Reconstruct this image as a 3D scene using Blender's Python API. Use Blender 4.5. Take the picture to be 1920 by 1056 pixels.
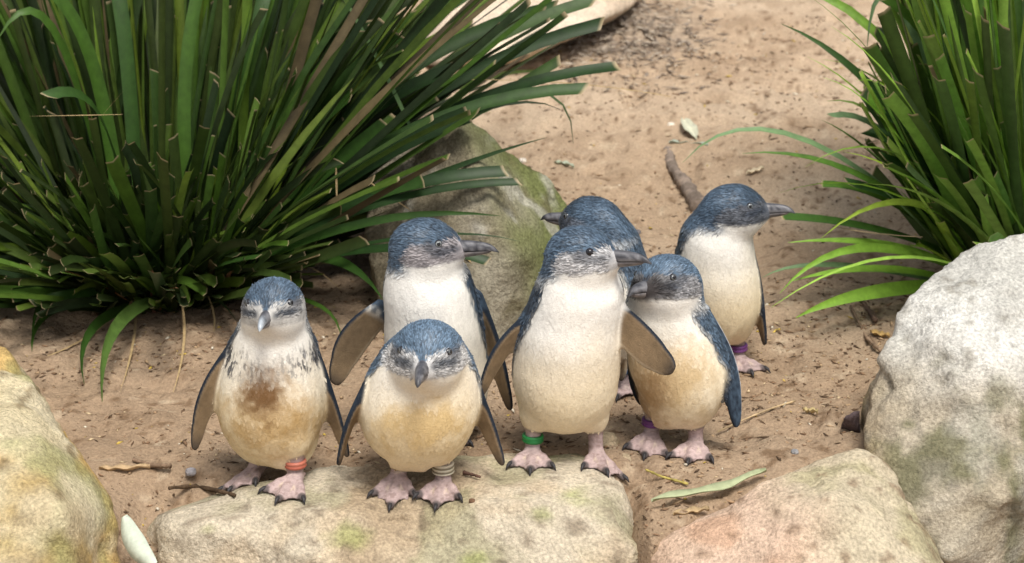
import bpy, bmesh, math, random
import numpy as np
from mathutils import Vector, Matrix
from mathutils.bvhtree import BVHTree

for o in list(bpy.data.objects):
    bpy.data.objects.remove(o, do_unlink=True)
scene = bpy.context.scene
COL = scene.collection
rng = np.random.default_rng(11)
random.seed(11)
R = math.radians

# ------------------------------------------------------------------ camera, light
CAM = np.array([0.0, -2.52, 1.126]); PITCH = R(19.5); FPX = 76.0/36.0*1920.0
cam = bpy.data.cameras.new('camera'); cam.lens = 76; cam.sensor_width = 36
cam.clip_start = 0.05; cam.clip_end = 400
camo = bpy.data.objects.new('camera', cam); COL.objects.link(camo)
camo.location = CAM; camo.rotation_euler = (math.pi/2-PITCH, 0, 0)
cam.dof.use_dof = True; cam.dof.focus_distance = 2.66; cam.dof.aperture_fstop = 9.0
scene.camera = camo

SUN_EL, SUN_AZ = 64.0, 160.0      # azimuth of the sun: degrees from +Y, clockwise
w = bpy.data.worlds.new('World'); scene.world = w; w.use_nodes = True
nt = w.node_tree; bg = nt.nodes['Background']
sky = nt.nodes.new('ShaderNodeTexSky'); sky.sky_type = 'NISHITA'; sky.sun_disc = False
sky.sun_elevation = R(SUN_EL); sky.sun_rotation = R(SUN_AZ); sky.dust_density = 4.0; sky.air_density = 1.0
hs = nt.nodes.new('ShaderNodeHueSaturation'); hs.inputs['Saturation'].default_value = 0.28   # thin overcast: a greyer sky
nt.links.new(sky.outputs[0], hs.inputs['Color']); nt.links.new(hs.outputs[0], bg.inputs[0])
bg.inputs[1].default_value = 0.105
sl = bpy.data.lights.new('sun', 'SUN'); sl.energy = 2.4; sl.angle = R(20); sl.color = (1.0, 0.94, 0.85)
so = bpy.data.objects.new('sun', sl); COL.objects.link(so)
sd = Vector((math.sin(R(SUN_AZ))*math.cos(R(SUN_EL)), math.cos(R(SUN_AZ))*math.cos(R(SUN_EL)), math.sin(R(SUN_EL))))
so.rotation_euler = sd.to_track_quat('Z', 'Y').to_euler()
vs = scene.view_settings
vs.view_transform = 'Standard'; vs.look = 'None'; vs.gamma = 1; vs.exposure = 0.48; vs.use_curve_mapping = False

# ------------------------------------------------------------------ helpers
CF = np.array([0, math.cos(PITCH), -math.sin(PITCH)]); CU = np.array([0, math.sin(PITCH), math.cos(PITCH)])
def ray(px, py):
    return CF + np.array([1., 0, 0])*((px-960)/FPX) + CU*((528-py)/FPX)
def onz(px, py, z=0.0):                       # the pixel's point on the plane z
    d = ray(px, py); return CAM + d*((z-CAM[2])/d[2])
def ony(px, py, Y):                           # the pixel's point on the plane y
    d = ray(px, py); return CAM + d*((Y-CAM[1])/d[1])
def proj(P):
    P = np.atleast_2d(P)-CAM
    zc = P@CF
    return 960+FPX*P[:, 0]/zc, 528-FPX*(P@CU)/zc
def nrm(v):
    v = np.asarray(v, float); return v/np.linalg.norm(v)

def hash3(ix, iy, iz, seed):
    h = (ix.astype(np.int64)*374761393+iy.astype(np.int64)*668265263+iz.astype(np.int64)*2147483647+seed*1274126177) & 0xffffffff
    h = ((h ^ (h >> 13))*1274126177) & 0xffffffff
    h = ((h ^ (h >> 16))*2246822519) & 0xffffffff
    return ((h ^ (h >> 15)) & 0xffffff)/float(0xffffff)
def vn(p, f, seed=0):                         # value noise, -1..1
    q = p*f; i = np.floor(q); t = q-i; t = t*t*(3-2*t); i = i.astype(np.int64)
    out = 0
    for dx in (0, 1):
        wx = t[:, 0] if dx else 1-t[:, 0]
        for dy in (0, 1):
            wy = t[:, 1] if dy else 1-t[:, 1]
            for dz in (0, 1):
                wz = t[:, 2] if dz else 1-t[:, 2]
                out = out+wx*wy*wz*hash3(i[:, 0]+dx, i[:, 1]+dy, i[:, 2]+dz, seed)
    return out*2-1
def fbm(p, f, o=4, seed=0, g=0.5):
    s = 0; a = 1.; n = 0
    for k in range(o):
        s = s+a*vn(p+k*13.7, f*2**k, seed+k); n += a; a *= g
    return s/n
def ss(a, b, x):
    t = np.clip((x-a)/(b-a), 0, 1); return t*t*(3-2*t)
def mix(a, b, t):
    t = np.asarray(t)
    return np.asarray(a)*(1-t[..., None])+np.asarray(b)*t[..., None]

def mesh_obj(name, V, F, mat, parent=None, col=None, smooth=True, origin=None):
    V = np.asarray(V, float)
    org = np.zeros(3) if origin is None else np.asarray(origin, float)
    if parent is not None:
        p = parent; base = np.zeros(3)
        while p is not None:
            base = base+np.array(p.location); p = p.parent
        V = V-base
    elif origin is not None:
        V = V-org
    me = bpy.data.meshes.new(name)
    if isinstance(F, np.ndarray):
        n, k = F.shape
        me.vertices.add(len(V)); me.vertices.foreach_set('co', V.astype(np.float32).ravel())
        me.loops.add(n*k); me.loops.foreach_set('vertex_index', F.astype(np.int32).ravel())
        me.polygons.add(n); me.polygons.foreach_set('loop_start', np.arange(0, n*k, k, dtype=np.int32))
        me.update(calc_edges=True)
    else:
        me.from_pydata(V.tolist(), [], F)
    me.validate()
    if smooth:
        me.polygons.foreach_set('use_smooth', np.ones(len(me.polygons), bool))
    if col is not None:
        a = me.color_attributes.new('Col', 'FLOAT_COLOR', 'POINT')
        c = np.ones((len(V), 4), np.float32); c[:, :3] = np.clip(col, 0, 1)
        a.data.foreach_set('color', c.ravel())
    me.materials.append(mat)
    o = bpy.data.objects.new(name, me); COL.objects.link(o)
    if parent is not None: o.parent = parent
    elif origin is not None: o.location = org
    return o
def tag(o, label=None, cat=None, group=None, kind=None):
    for k, v in (('label', label), ('category', cat), ('group', group), ('kind', kind)):
        if v: o[k] = v
    return o
def empty(name, loc):
    o = bpy.data.objects.new(name, None); COL.objects.link(o); o.location = Vector(loc); o.empty_display_size = .02
    return o

def node(nt, t, **kw):
    n = nt.nodes.new(t)
    for k, v in kw.items():
        setattr(n, k, v)
    return n
def vmat(name, rough=.6, var=.12, vscale=300, bump=0.0, bscale=400, spec=.3, transl=0.0, sheen=0.0, streak=None, var2=0., v2scale=40, detail=4):
    """colour from the mesh's Col attribute, with fine node noise on top"""
    m = bpy.data.materials.new(name); m.use_nodes = True; nt = m.node_tree
    b = nt.nodes['Principled BSDF']; b.inputs['Roughness'].default_value = rough
    b.inputs['Specular IOR Level'].default_value = spec
    if sheen: b.inputs['Sheen Weight'].default_value = sheen
    at = node(nt, 'ShaderNodeAttribute', attribute_name='Col')
    tc = node(nt, 'ShaderNodeTexCoord')
    mp = node(nt, 'ShaderNodeMapping')
    if streak: mp.inputs['Scale'].default_value = streak
    nt.links.new(tc.outputs['Object'], mp.inputs[0])
    def noisefac(scale, amt):
        nz = node(nt, 'ShaderNodeTexNoise'); nz.inputs['Scale'].default_value = scale; nz.inputs['Detail'].default_value = detail
        nz.inputs['Roughness'].default_value = .65
        nt.links.new(mp.outputs[0], nz.inputs['Vector'])
        mr = node(nt, 'ShaderNodeMapRange'); mr.inputs[1].default_value = .28; mr.inputs[2].default_value = .72
        mr.inputs[3].default_value = 1-amt; mr.inputs[4].default_value = 1+amt
        nt.links.new(nz.outputs['Fac'], mr.inputs[0]); return mr
    cur = at.outputs['Color']
    for s, a in ((vscale, var), (v2scale, var2)):
        if a:
            mr = noisefac(s, a)
            mx = node(nt, 'ShaderNodeVectorMath', operation='SCALE')
            nt.links.new(cur, mx.inputs[0]); nt.links.new(mr.outputs[0], mx.inputs['Scale']); cur = mx.outputs[0]
    nt.links.new(cur, b.inputs['Base Color'])
    if bump:
        nz = node(nt, 'ShaderNodeTexNoise'); nz.inputs['Scale'].default_value = bscale; nz.inputs['Detail'].default_value = 6
        nz.inputs['Roughness'].default_value = .65
        nt.links.new(mp.outputs[0], nz.inputs['Vector'])
        bp = node(nt, 'ShaderNodeBump'); bp.inputs['Strength'].default_value = 1.0; bp.inputs['Distance'].default_value = bump
        nt.links.new(nz.outputs['Fac'], bp.inputs['Height']); nt.links.new(bp.outputs[0], b.inputs['Normal'])
    if transl:
        t = node(nt, 'ShaderNodeBsdfTranslucent'); nt.links.new(cur, t.inputs[0])
        ms = node(nt, 'ShaderNodeMixShader'); ms.inputs[0].default_value = transl
        nt.links.new(b.outputs[0], ms.inputs[1]); nt.links.new(t.outputs[0], ms.inputs[2])
        nt.links.new(ms.outputs[0], nt.nodes['Material Output'].inputs[0])
    return m
M = dict(
    sand=vmat('sand_mat', .95, .28, 240, .006, 150, .1, var2=.10, v2scale=22, detail=6),
    rock=vmat('rock_mat', .92, .42, 230, .007, 110, .12, var2=.18, v2scale=26, detail=9),
    blade=vmat('blade_mat', .48, .25, 60, .0, 100, .32, transl=.22),
    dry=vmat('dry_mat', .8, .25, 120, .001, 200, .2, transl=.1),
    gum=vmat('gum_leaf_mat', .55, .14, 90, .0006, 200, .3),
    wood=vmat('wood_mat', .9, .35, 140, .003, 120, .15),
    plume=vmat('plumage_mat', .5, .0, 300, .0, 300, .35, sheen=.05),
    body=vmat('body_mat', .7, .10, 350, .0010, 500, .2),
    bill=vmat('bill_mat', .38, .18, 220, .0006, 250, .4),
    claw=vmat('claw_mat', .5, .3, 300, .0006, 250, .3),
    eye=vmat('eye_mat', .08, .0, 100, 0, 100, .6),
    band=vmat('band_mat', .4, .08, 200, 0, 100, .4),
    litter=vmat('litter_mat', .85, .1, 300, 0, 100, .2),
)

# ------------------------------------------------------------------ ground
def gheight(x, y):
    p = np.stack([x, y, np.zeros_like(x)], 1)
    n = len(x)
    near = ss(6.0, 3.0, np.abs(y-0.7)+np.abs(x))
    z = .007*fbm(p, 3.0, 2, 5)
    lump = fbm(p*np.array([1, 1, 1]), 26, 3, 9)
    pit = np.abs(fbm(p, 38, 2, 21))
    z = z+near*(.0068*lump + .0040*(ss(.0, .35, pit)-.6))
    # trodden hollows
    hol = vn(p, 13, 40)
    z = z-near*.010*ss(.22, .62, hol)+near*.004*vn(p, 18, 47)
    # gentle rise behind, and the drop in front of the retaining rocks
    z = z+.07*np.clip(y-.6, 0, 5)*ss(.6, 1.4, y)
    z = z-.05*ss(-.03, -.13, y)*ss(-.50, -.44, x)*ss(.17, .13, x)   # hollow that holds the slab
    edge = np.interp(x, [-.8, -.50, -.455, -.42, -.3, .10, .14, .165, .2, .225, .29, .4, .6], [-.12, -.17, -.20, -.15, -.125, -.125, -.17, -.215, -.19, -.165, -.11, -.07, -.05])
    z = z-.40*ss(edge, edge-.06, y)
    return z
def yrows():
    a = [-.40]
    while a[-1] < 3.0: a.append(a[-1]+.0060*(1+max(0, a[-1]-.3)*.9))
    s = .02
    while a[-1] < 150: s *= 1.3; a.append(a[-1]+s)
    b = [-.40]; s = .0062
    while b[-1] > -150: s *= 1.3; b.append(b[-1]-s)
    return np.array(b[:0:-1]+a)
def spaced(lo, hi, st, far, gfac):
    a = list(np.arange(lo, hi, st)); s = st
    while a[-1] < far:
        s *= gfac; a.append(a[-1]+s)
    s = st; b = [lo]
    while b[-1] > -far:
        s *= gfac; b.append(b[-1]-s)
    return np.array(sorted(set(b[1:]))+a)
gx = spaced(-1.15, 1.15, .0065, 150, 1.3); gy = yrows()
GX, GY = np.meshgrid(gx, gy, indexing='ij')
fx, fy = GX.ravel(), GY.ravel()
fz = gheight(fx, fy)
nx, ny = len(gx), len(gy)
idx = np.arange(nx*ny).reshape(nx, ny)
GF = np.stack([idx[:-1, :-1].ravel(), idx[1:, :-1].ravel(), idx[1:, 1:].ravel(), idx[:-1, 1:].ravel()], 1)
GV = np.stack([fx, fy, fz], 1)
def sandcol(P):
    q = P*np.array([1, 1, 0])
    c = mix((.53, .41, .295), (.45, .33, .225), ss(-.5, .5, fbm(q, 4, 3, 61)))
    c = mix(c, (.33, .235, .155), ss(.10, .55, fbm(q, 15, 3, 63))*.55)
    c = mix(c, (.30, .21, .135), ss(1.3, .1, P[:, 1]+.35*fbm(q, 3, 2, 66))*.62)   # darker, browner towards the front
    c = mix(c, (.17, .105, .06), ss(.36, .58, fbm(q, 62, 2, 64))*.75)      # specks of bark and dark crumbs
    c = mix(c, (.62, .50, .36), ss(.45, .7, fbm(q, 55, 2, 69))*.5)
    return c
gcol = sandcol(GV)
def ghit(px, py, dz=0.):
    P = onz(px, py, 0)
    for _ in range(8): P = onz(px, py, float(gheight(P[:1], P[1:2])[0])+dz)
    return P
moundc = ghit(1150, 55)
dm = np.hypot((fx-moundc[0])/.20, (fy-moundc[1])/.34)+.5*fbm(GV, 9, 3, 71)
gcol = mix(gcol, (.26, .21, .165), ss(1.0, .45, dm)*.45)
ground = mesh_obj('ground', GV, GF, M['sand'], col=gcol); ground['kind'] = 'structure'

# ------------------------------------------------------------------ rocks
def ico(sub):
    bm = bmesh.new(); bmesh.ops.create_icosphere(bm, subdivisions=sub, radius=1)
    V = np.array([v.co[:] for v in bm.verts]); F = np.array([[v.index for v in f.verts] for f in bm.faces]); bm.free()
    return V, F
ICO = {k: ico(k) for k in (2, 3, 4, 6)}
def hull_planes(pts):
    bm = bmesh.new()
    for p in pts: bm.verts.new(p)
    bmesh.ops.convex_hull(bm, input=bm.verts[:])
    bm.normal_update()
    N = np.array([f.normal[:] for f in bm.faces]); C = np.array([f.calc_center_median()[:] for f in bm.faces]); bm.free()
    c = np.mean(pts, 0); D = ((C-c)*N).sum(1); s = np.sign(D); s[s == 0] = 1
    return c, N*s[:, None], np.maximum(np.abs(D), 1e-4)
def rock(name, pts, colf, label, sharp=14, sub=6, n1=.02, n2=.006, f1=5, f2=22, seed=1, cat='rock', group=None, grow=1.04, centre=None):
    pts = np.array(pts, float)
    c, N, D = hull_planes(pts)
    if centre is not None:
        c2 = np.array(centre, float); D = D-((c2-c)*N).sum(1); c = c2
        k = D > 1e-4; N, D = N[k], D[k]
    S, F = ICO[sub]
    q = np.maximum(S@N.T, 0)/D
    q = q/q.max()
    mx = (np.maximum(S@N.T, 0)/D).max()
    r = 1/(mx*(q**sharp).sum(1)**(1/sharp))*grow
    V = c+S*r[:, None]
    ledge = fbm(V*np.array([1, 1, 3.0]), f1*1.6, 3, seed+77)
    d = n1*fbm(V, f1, 4, seed)+n2*fbm(V, f2, 4, seed+30)+n1*.35*np.round(ledge*3)/3
    d = d-.005*ss(.22, .5, fbm(V, 42, 2, seed+90))-.006*ss(.30, .42, np.abs(fbm(V*np.array([1, 1, 1.8]), 7, 3, seed+95)))*n1/.015
    V = V+S*d[:, None]
    col = colf(V, S)
    base = np.array([c[0], c[1], V[:, 2].min()])
    o = mesh_obj(name, V, F, M['rock'], col=col, origin=base)
    tag(o, label, cat, group)
    return o, V, F
bvhs = []
def c_slab(V, S):
    c = mix((.52, .43, .31), (.42, .33, .225), ss(-.18, .18, fbm(V, 7, 4, 101)))
    c = mix(c, (.57, .52, .42), ss(.05, .25, fbm(V, 8, 4, 102))*.6)
    c = mix(c, (.33, .31, .19), ss(.0, .24, fbm(V, 13, 4, 103))*.65)
    c = mix(c, (.26, .28, .10), ss(.34, .52, fbm(V, 9, 4, 107))*.6)
    px, py = proj(V)
    for (mx, my, r) in ((660, 1010, 45), (1015, 965, 30), (400, 990, 18), (890, 1048, 30), (1080, 930, 40)):
        dd = np.hypot((px-mx)/r, (py-my)/(r*.6))+.9*fbm(V, 30, 3, 104)
        c = mix(c, (.25, .29, .08), ss(1.1, .2, dd)*.6)
    c = mix(c, (.44, .31, .19), ss(.62, .9, S[:, 2]+.2*fbm(V, 10, 3, 105))*ss(-.1, .0, V[:, 1]+.04*fbm(V, 14, 3, 106)+.025)*.7)  # sand on the back of the top
    c = mix(c, (.17, .13, .09), ss(.26, .46, fbm(V, 65, 2, 108))*.65)
    return c
def g(px, py, z=0.): return onz(px, py, z)
slab_pts = [g(285, 960, .0), g(420, 925, .006), g(640, 872, .008), g(900, 852, .010), g(1090, 846, .012), g(1150, 868, .006), g(1185, 915, -.004), g(1203, 965, -.02),
            g(262, 985, -.025), g(330, 975, .002), g(700, 955, .008), g(1150, 935, .010),
            ony(268, 1140, -.215), ony(1225, 1140, -.215), ony(278, 1030, -.20), ony(1212, 1030, -.20), ony(700, 1060, -.235), ony(480, 1140, -.25), ony(950, 1140, -.25), ony(262, 1130, -.05), ony(1220, 1130, .0),
            g(300, 950, -.33), g(1180, 900, -.33)]
slab, sV, sF = rock('front_rock', slab_pts, c_slab, 'long low mossy sandstone slab that three penguins stand on', 60, n1=.022, n2=.011, f1=6, seed=3, grow=1.0)
bvhs.append(BVHTree.FromPolygons(sV.tolist(), sF.tolist()))

def c_left(V, S):
    c = mix((.58, .50, .33), (.43, .32, .15), ss(-.15, .18, fbm(V*np.array([1, 1, 2.2]), 6, 4, 111)))
    c = mix(c, (.50, .31, .08), ss(.06, .26, fbm(V*np.array([1, 1, 2.5]), 8, 4, 112))*.75)
    c = mix(c, (.30, .31, .13), ss(.10, .32, fbm(V, 10, 4, 113))*.6)
    c = mix(c, (.62, .55, .40), ss(.12, .34, fbm(V, 12, 3, 114))*.55)
    c = mix(c, (.17, .12, .06), ss(.24, .45, fbm(V*np.array([1, 1, 2.0]), 34, 3, 115))*.7)
    return c
left_pts = [ony(-15, 640, .02), ony(25, 668, 0), ony(75, 740, -.03), ony(130, 815, -.08), ony(188, 905, -.16), ony(225, 985, -.20), ony(238, 1070, -.22),
            ony(-120, 620, .05), ony(-260, 640, .03), ony(-250, 1000, -.35), ony(-60, 860, -.26), ony(60, 900, -.30), ony(120, 960, -.34), ony(235, 1130, -.25), ony(0, 1130, -.40), ony(150, 1130, -.36),
            g(240, 1150, -.33), g(-300, 1150, -.33), g(-320, 700, -.3), g(60, 760, -.3), g(200, 980, -.3)]
rock('left_rock', left_pts, c_left, 'yellowish sandstone boulder with green lichen beside the thin dark twig', 60, n1=.026, n2=.013, seed=9, grow=1.0)

def c_pink(V, S):
    c = mix((.62, .46, .35), (.54, .38, .27), ss(-.3, .4, fbm(V, 8, 4, 121)))
    px, py = proj(V)
    g1 = ss(-60, 90, (px-1500)+.25*(py-950)+140*fbm(V, 6, 3, 122))
    c = mix(c, (.52, .47, .34), g1*.8)
    c = mix(c, (.34, .31, .18), g1*ss(-.02, .22, fbm(V, 10, 4, 123))*.7)
    c = mix(c, (.56, .33, .21), (1-g1)*ss(.15, .45, fbm(V, 13, 3, 124))*.5)
    c = mix(c, (.68, .62, .52), ss(.08, .28, fbm(V, 9, 4, 125))*.6)
    c = mix(c, (.20, .13, .08), ss(.28, .48, fbm(V, 55, 2, 126))*.65)
    return c
pink_pts = [g(1212, 1015, -.02), g(1330, 965, .0), ony(1450, 905, -.16), ony(1560, 868, -.13), ony(1612, 842, -.10), ony(1650, 860, -.12), ony(1705, 935, -.17), ony(1765, 1040, -.22),
            ony(1560, 930, -.24), ony(1500, 1000, -.28), ony(1300, 1075, -.28), ony(1230, 1130, -.26), ony(1500, 1130, -.34), ony(1780, 1130, -.32), g(1215, 1060, -.06), g(1225, 1150, -.32), g(1790, 1150, -.32), g(1640, 920, -.3), g(1240, 1000, -.32), ony(1770, 1090, -.25)]
rock('front_rock', pink_pts, c_pink, 'pinkish sandstone rock with a raised ridge beside the long gum leaf', 70, n1=.016, n2=.010, seed=17, grow=1.0)

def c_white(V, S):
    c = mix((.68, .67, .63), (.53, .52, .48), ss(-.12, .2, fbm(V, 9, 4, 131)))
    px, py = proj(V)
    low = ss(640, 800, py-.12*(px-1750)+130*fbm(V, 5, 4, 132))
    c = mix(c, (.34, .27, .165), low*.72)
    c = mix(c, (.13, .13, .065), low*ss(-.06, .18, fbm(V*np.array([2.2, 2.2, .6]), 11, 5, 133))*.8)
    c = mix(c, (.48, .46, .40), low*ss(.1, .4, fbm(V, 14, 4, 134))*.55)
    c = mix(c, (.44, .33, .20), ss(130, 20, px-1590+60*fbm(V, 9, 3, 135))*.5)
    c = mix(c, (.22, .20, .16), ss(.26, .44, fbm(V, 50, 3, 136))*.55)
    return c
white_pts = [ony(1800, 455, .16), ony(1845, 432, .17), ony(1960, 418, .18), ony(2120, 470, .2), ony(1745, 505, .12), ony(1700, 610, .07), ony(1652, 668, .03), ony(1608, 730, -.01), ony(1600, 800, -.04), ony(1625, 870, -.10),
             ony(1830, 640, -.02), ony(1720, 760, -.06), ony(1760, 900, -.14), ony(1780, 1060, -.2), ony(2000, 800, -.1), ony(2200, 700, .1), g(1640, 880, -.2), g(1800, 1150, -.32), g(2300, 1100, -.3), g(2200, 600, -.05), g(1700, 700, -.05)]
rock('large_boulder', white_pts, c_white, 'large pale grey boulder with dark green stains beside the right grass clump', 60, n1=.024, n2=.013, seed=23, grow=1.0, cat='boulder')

def c_moss(V, S):
    c = mix((.33, .30, .23), (.22, .19, .13), ss(-.3, .4, fbm(V, 9, 4, 141)))
    px, py = proj(V)
    gr = ss(-40, 90, px-890-.25*(py-330)+90*fbm(V, 7, 3, 142))
    c = mix(c, (.15, .175, .055), gr*.9)
    c = mix(c, (.48, .46, .40), ss(.2, .45, fbm(V*np.array([2.2, 2, .6]), 9, 4, 143))*.6)
    c = mix(c, (.15, .13, .07), ss(.3, .55, fbm(V, 22, 3, 144))*.6)
    return c
moss_pts = [ony(862, 212, .60), ony(885, 218, .60), ony(990, 300, .66), ony(1064, 376, .66), ony(1075, 450, .60), g(1010, 640, -.01), g(900, 660, -.01), g(720, 640, 0),
            ony(690, 290, .66), ony(680, 420, .56), ony(905, 330, .50), ony(960, 480, .41), g(1100, 520, -.05), g(1010, 420, -.08), g(740, 420, -.08)]
rock('mossy_rock', moss_pts, c_moss, 'green mossy sandstone block under the grass blades behind the penguins', 140, n1=.014, n2=.007, seed=31, grow=1.0)

def c_pale(V, S):
    c = mix((.74, .62, .48), (.60, .48, .36), ss(-.3, .4, fbm(V, 5, 4, 151)))
    return mix(c, (.36, .29, .22), ss(.35, .6, fbm(V, 20, 3, 152))*.5)
pale_pts = [ghit(x, y, z) for x, y, z in ((1210, -5, .02), (1140, 45, .02), (1050, 90, .02), (960, 130, .01), (780, 130, 0), (1190, 10, .06), (1120, 50, .07), (1020, 90, .06), (850, 110, .05), (780, -200, 0), (1260, -150, .05), (1150, -120, .12), (850, -120, .12))]
rock('pale_rock', pale_pts, c_pale, 'pale cream flat rock behind the grass blades beside the bark litter', 30, n1=.012, n2=.004, seed=37, sub=6, grow=1.0)

def c_tan(V, S):
    return mix((.50, .40, .27), (.38, .28, .18), ss(-.3, .4, fbm(V, 25, 3, 161)))
tan_pts = [g(1095, 838, .0), ony(1105, 808, .045), ony(1150, 808, .045), ony(1165, 830, .03), g(1165, 872, .0), g(1120, 880, -.01), ony(1150, 845, .0), g(1095, 820, -.02), g(1160, 815, -.02), g(1130, 850, -.05)]
rock('small_rock', tan_pts, c_tan, 'small tan stone lying behind the green-banded penguin', 14, sub=4, n1=.003, n2=.002, f1=25, f2=60, seed=41, grow=1.03)
tan2 = [g(1160, 868, .0), ony(1163, 850, -.01), ony(1180, 852, -.01), g(1186, 872, .0), g(1172, 880, 0), g(1172, 865, -.02)]
rock('small_rock', tan2, c_tan, 'thumbnail sized tan chip of stone leaning on the small tan stone', 14, sub=4, n1=.002, n2=.001, f1=40, f2=80, seed=44, grow=1.05)
pur = [g(1575, 805, 0), ony(1583, 780, .05), ony(1612, 765, .05), g(1615, 815, 0), g(1590, 815, -.01), g(1600, 790, -.03)]
rock('small_rock', pur, lambda V, S: mix((.16, .12, .125), (.10, .075, .08), ss(-.3, .4, fbm(V, 40, 3, 171))), 'dark purplish stone against the foot of the large boulder', 14, sub=4, n1=.003, n2=.001, f1=25, f2=60, seed=47)
bvhs.append(BVHTree.FromPolygons(GV.tolist(), GF.tolist()))
def top(x, y):
    zz = [h[0].z for h in (b.ray_cast(Vector((x, y, .4)), Vector((0, 0, -1))) for b in bvhs) if h[0] is not None]
    return max(zz) if zz else 0.
def gtop(px, py):                    # pixel to the surface it shows
    P = onz(px, py, 0)
    for _ in range(4): P = onz(px, py, top(P[0], P[1]))
    return P

# ------------------------------------------------------------------ penguins
def smin(a, b, k):
    h = np.maximum(k-np.abs(a-b), 0)/k
    return np.minimum(a, b)-h*h*k*.25
class Ell:
    def __init__(s, c, r, axes=None, k=.025):
        s.c = np.asarray(c, float); s.r = np.asarray(r, float); s.A = np.eye(3) if axes is None else np.asarray(axes, float); s.k = k
        e = np.sqrt(((s.A*s.r[:, None])**2).sum(0)); s.lo, s.hi = s.c-e, s.c+e
    def d(s, P):
        q = (P-s.c)@s.A.T
        k0 = np.linalg.norm(q/s.r, axis=1); k1 = np.linalg.norm(q/s.r**2, axis=1)+1e-9
        return k0*(k0-1)/k1
class Cone:
    def __init__(s, a, b, ra, rb, k=.02):
        s.a, s.b, s.ra, s.rb, s.k = np.asarray(a, float), np.asarray(b, float), ra, rb, k
        s.lo = np.minimum(s.a-ra, s.b-rb); s.hi = np.maximum(s.a+ra, s.b+rb)
    def d(s, P):
        ab = s.b-s.a; t = np.clip((P-s.a)@ab/(ab@ab), 0, 1)
        return np.linalg.norm(P-s.a-t[:, None]*ab, axis=1)-(s.ra+(s.rb-s.ra)*t)
class Flip:
    """flat tapering wing from the shoulder a to the tip b; n is the outer face"""
    def __init__(s, a, b, n, half, sweep=.008, bend=.006, k=.012):
        s.a, s.b = np.asarray(a, float), np.asarray(b, float); s.L = np.linalg.norm(s.b-s.a); s.u = (s.b-s.a)/s.L
        n = np.asarray(n, float); n = n-(n@s.u)*s.u; s.n = nrm(n); s.v = np.cross(s.n, s.u)
        s.half, s.sweep, s.bend, s.k = half, sweep, bend, k
        s.lo = np.minimum(s.a, s.b)-half-.02; s.hi = np.maximum(s.a, s.b)+half+.02
    def loc(s, P):
        q = P-s.a; u = q@s.u; t = np.clip(u/s.L, 0, 1)
        v = q@s.v-s.sweep*np.sin(math.pi*t); wv = q@s.n-s.bend*np.sin(math.pi*t)
        return u, t, v, wv
    def prof(s, t):
        return s.half*(.62+.55*np.sin(np.clip(t*1.15+.12, 0, 1)*math.pi*.80))*np.sqrt(np.clip(1-(np.clip((t-.62)/.385, 0, 1))**2.2, .02, 1))*.92
    def d(s, P):
        u, t, v, wv = s.loc(P)
        th = .0048-.0022*t
        h = np.maximum(s.prof(t)-th, .0005)
        dv = np.maximum(np.abs(v)-h, 0); du = np.maximum(np.maximum(u-s.L+.003, -u), 0)
        return np.sqrt(dv*dv+du*du+wv*wv)-th

def surface_nets(F, org, h):
    ins = F < 0
    nx, ny, nz = F.shape
    c = np.zeros((nx-1, ny-1, nz-1), np.int8)
    for dx in (0, 1):
        for dy in (0, 1):
            for dz in (0, 1):
                c += ins[dx:nx-1+dx, dy:ny-1+dy, dz:nz-1+dz]
    act = np.argwhere((c > 0) & (c < 8))
    acc = np.zeros((len(act), 3)); cnt = np.zeros(len(act))
    for ax in range(3):
        o1, o2 = [k for k in range(3) if k != ax]
        for s1 in (0, 1):
            for s2 in (0, 1):
                p = act.copy(); p[:, o1] += s1; p[:, o2] += s2
                q = p.copy(); q[:, ax] += 1
                a = F[tuple(p.T)]; b = F[tuple(q.T)]
                m = (a < 0) != (b < 0)
                t = np.where(m, a/(a-b+1e-12), 0)
                pos = p.astype(float); pos[:, ax] += t
                acc += pos*m[:, None]; cnt += m
    V = org+h*(acc/cnt[:, None])
    ids = -np.ones(c.shape, np.int64); ids[tuple(act.T)] = np.arange(len(act))
    quads = []
    for ax in range(3):
        o1, o2 = (ax+1) % 3, (ax+2) % 3
        sa = [slice(None)]*3; sb = [slice(None)]*3
        sa[ax] = slice(0, F.shape[ax]-1); sb[ax] = slice(1, F.shape[ax])
        A = ins[tuple(sa)]; B = ins[tuple(sb)]
        e = np.argwhere(A != B)
        e = e[(e[:, o1] > 0) & (e[:, o2] > 0) & (e[:, o1] < F.shape[o1]-1) & (e[:, o2] < F.shape[o2]-1)]
        fl = A[tuple(e.T)]
        def cell(d1, d2):
            q = e.copy(); q[:, o1] -= d1; q[:, o2] -= d2; return ids[tuple(q.T)]
        Q = np.stack([cell(1, 1), cell(0, 1), cell(0, 0), cell(1, 0)], 1)
        Q[~fl] = Q[~fl][:, ::-1]
        quads.append(Q)
    return V, np.concatenate(quads)

def loft(rings):
    n = len(rings[0]); V = np.concatenate(rings); F = []
    for i in range(len(rings)-1):
        for j in range(n):
            F.append([i*n+j, i*n+(j+1) % n, (i+1)*n+(j+1) % n, (i+1)*n+j])
    F.append(list(range(n))[::-1]); F.append([(len(rings)-1)*n+j for j in range(n)])
    return V, F
def tube(path, rad, n=8, up=(0, 0, 1)):
    path = np.asarray(path, float); T = np.gradient(path, axis=0); rings = []
    for p, t, r in zip(path, T, rad):
        t = nrm(t); a = np.cross(t, up)
        a = nrm(a) if np.linalg.norm(a) > 1e-4 else np.array([1., 0, 0]); b = np.cross(a, t)
        rings.append(np.array([p+r*(math.cos(k*2*math.pi/n)*a+math.sin(k*2*math.pi/n)*b) for k in range(n)]))
    return loft(rings)

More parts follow.
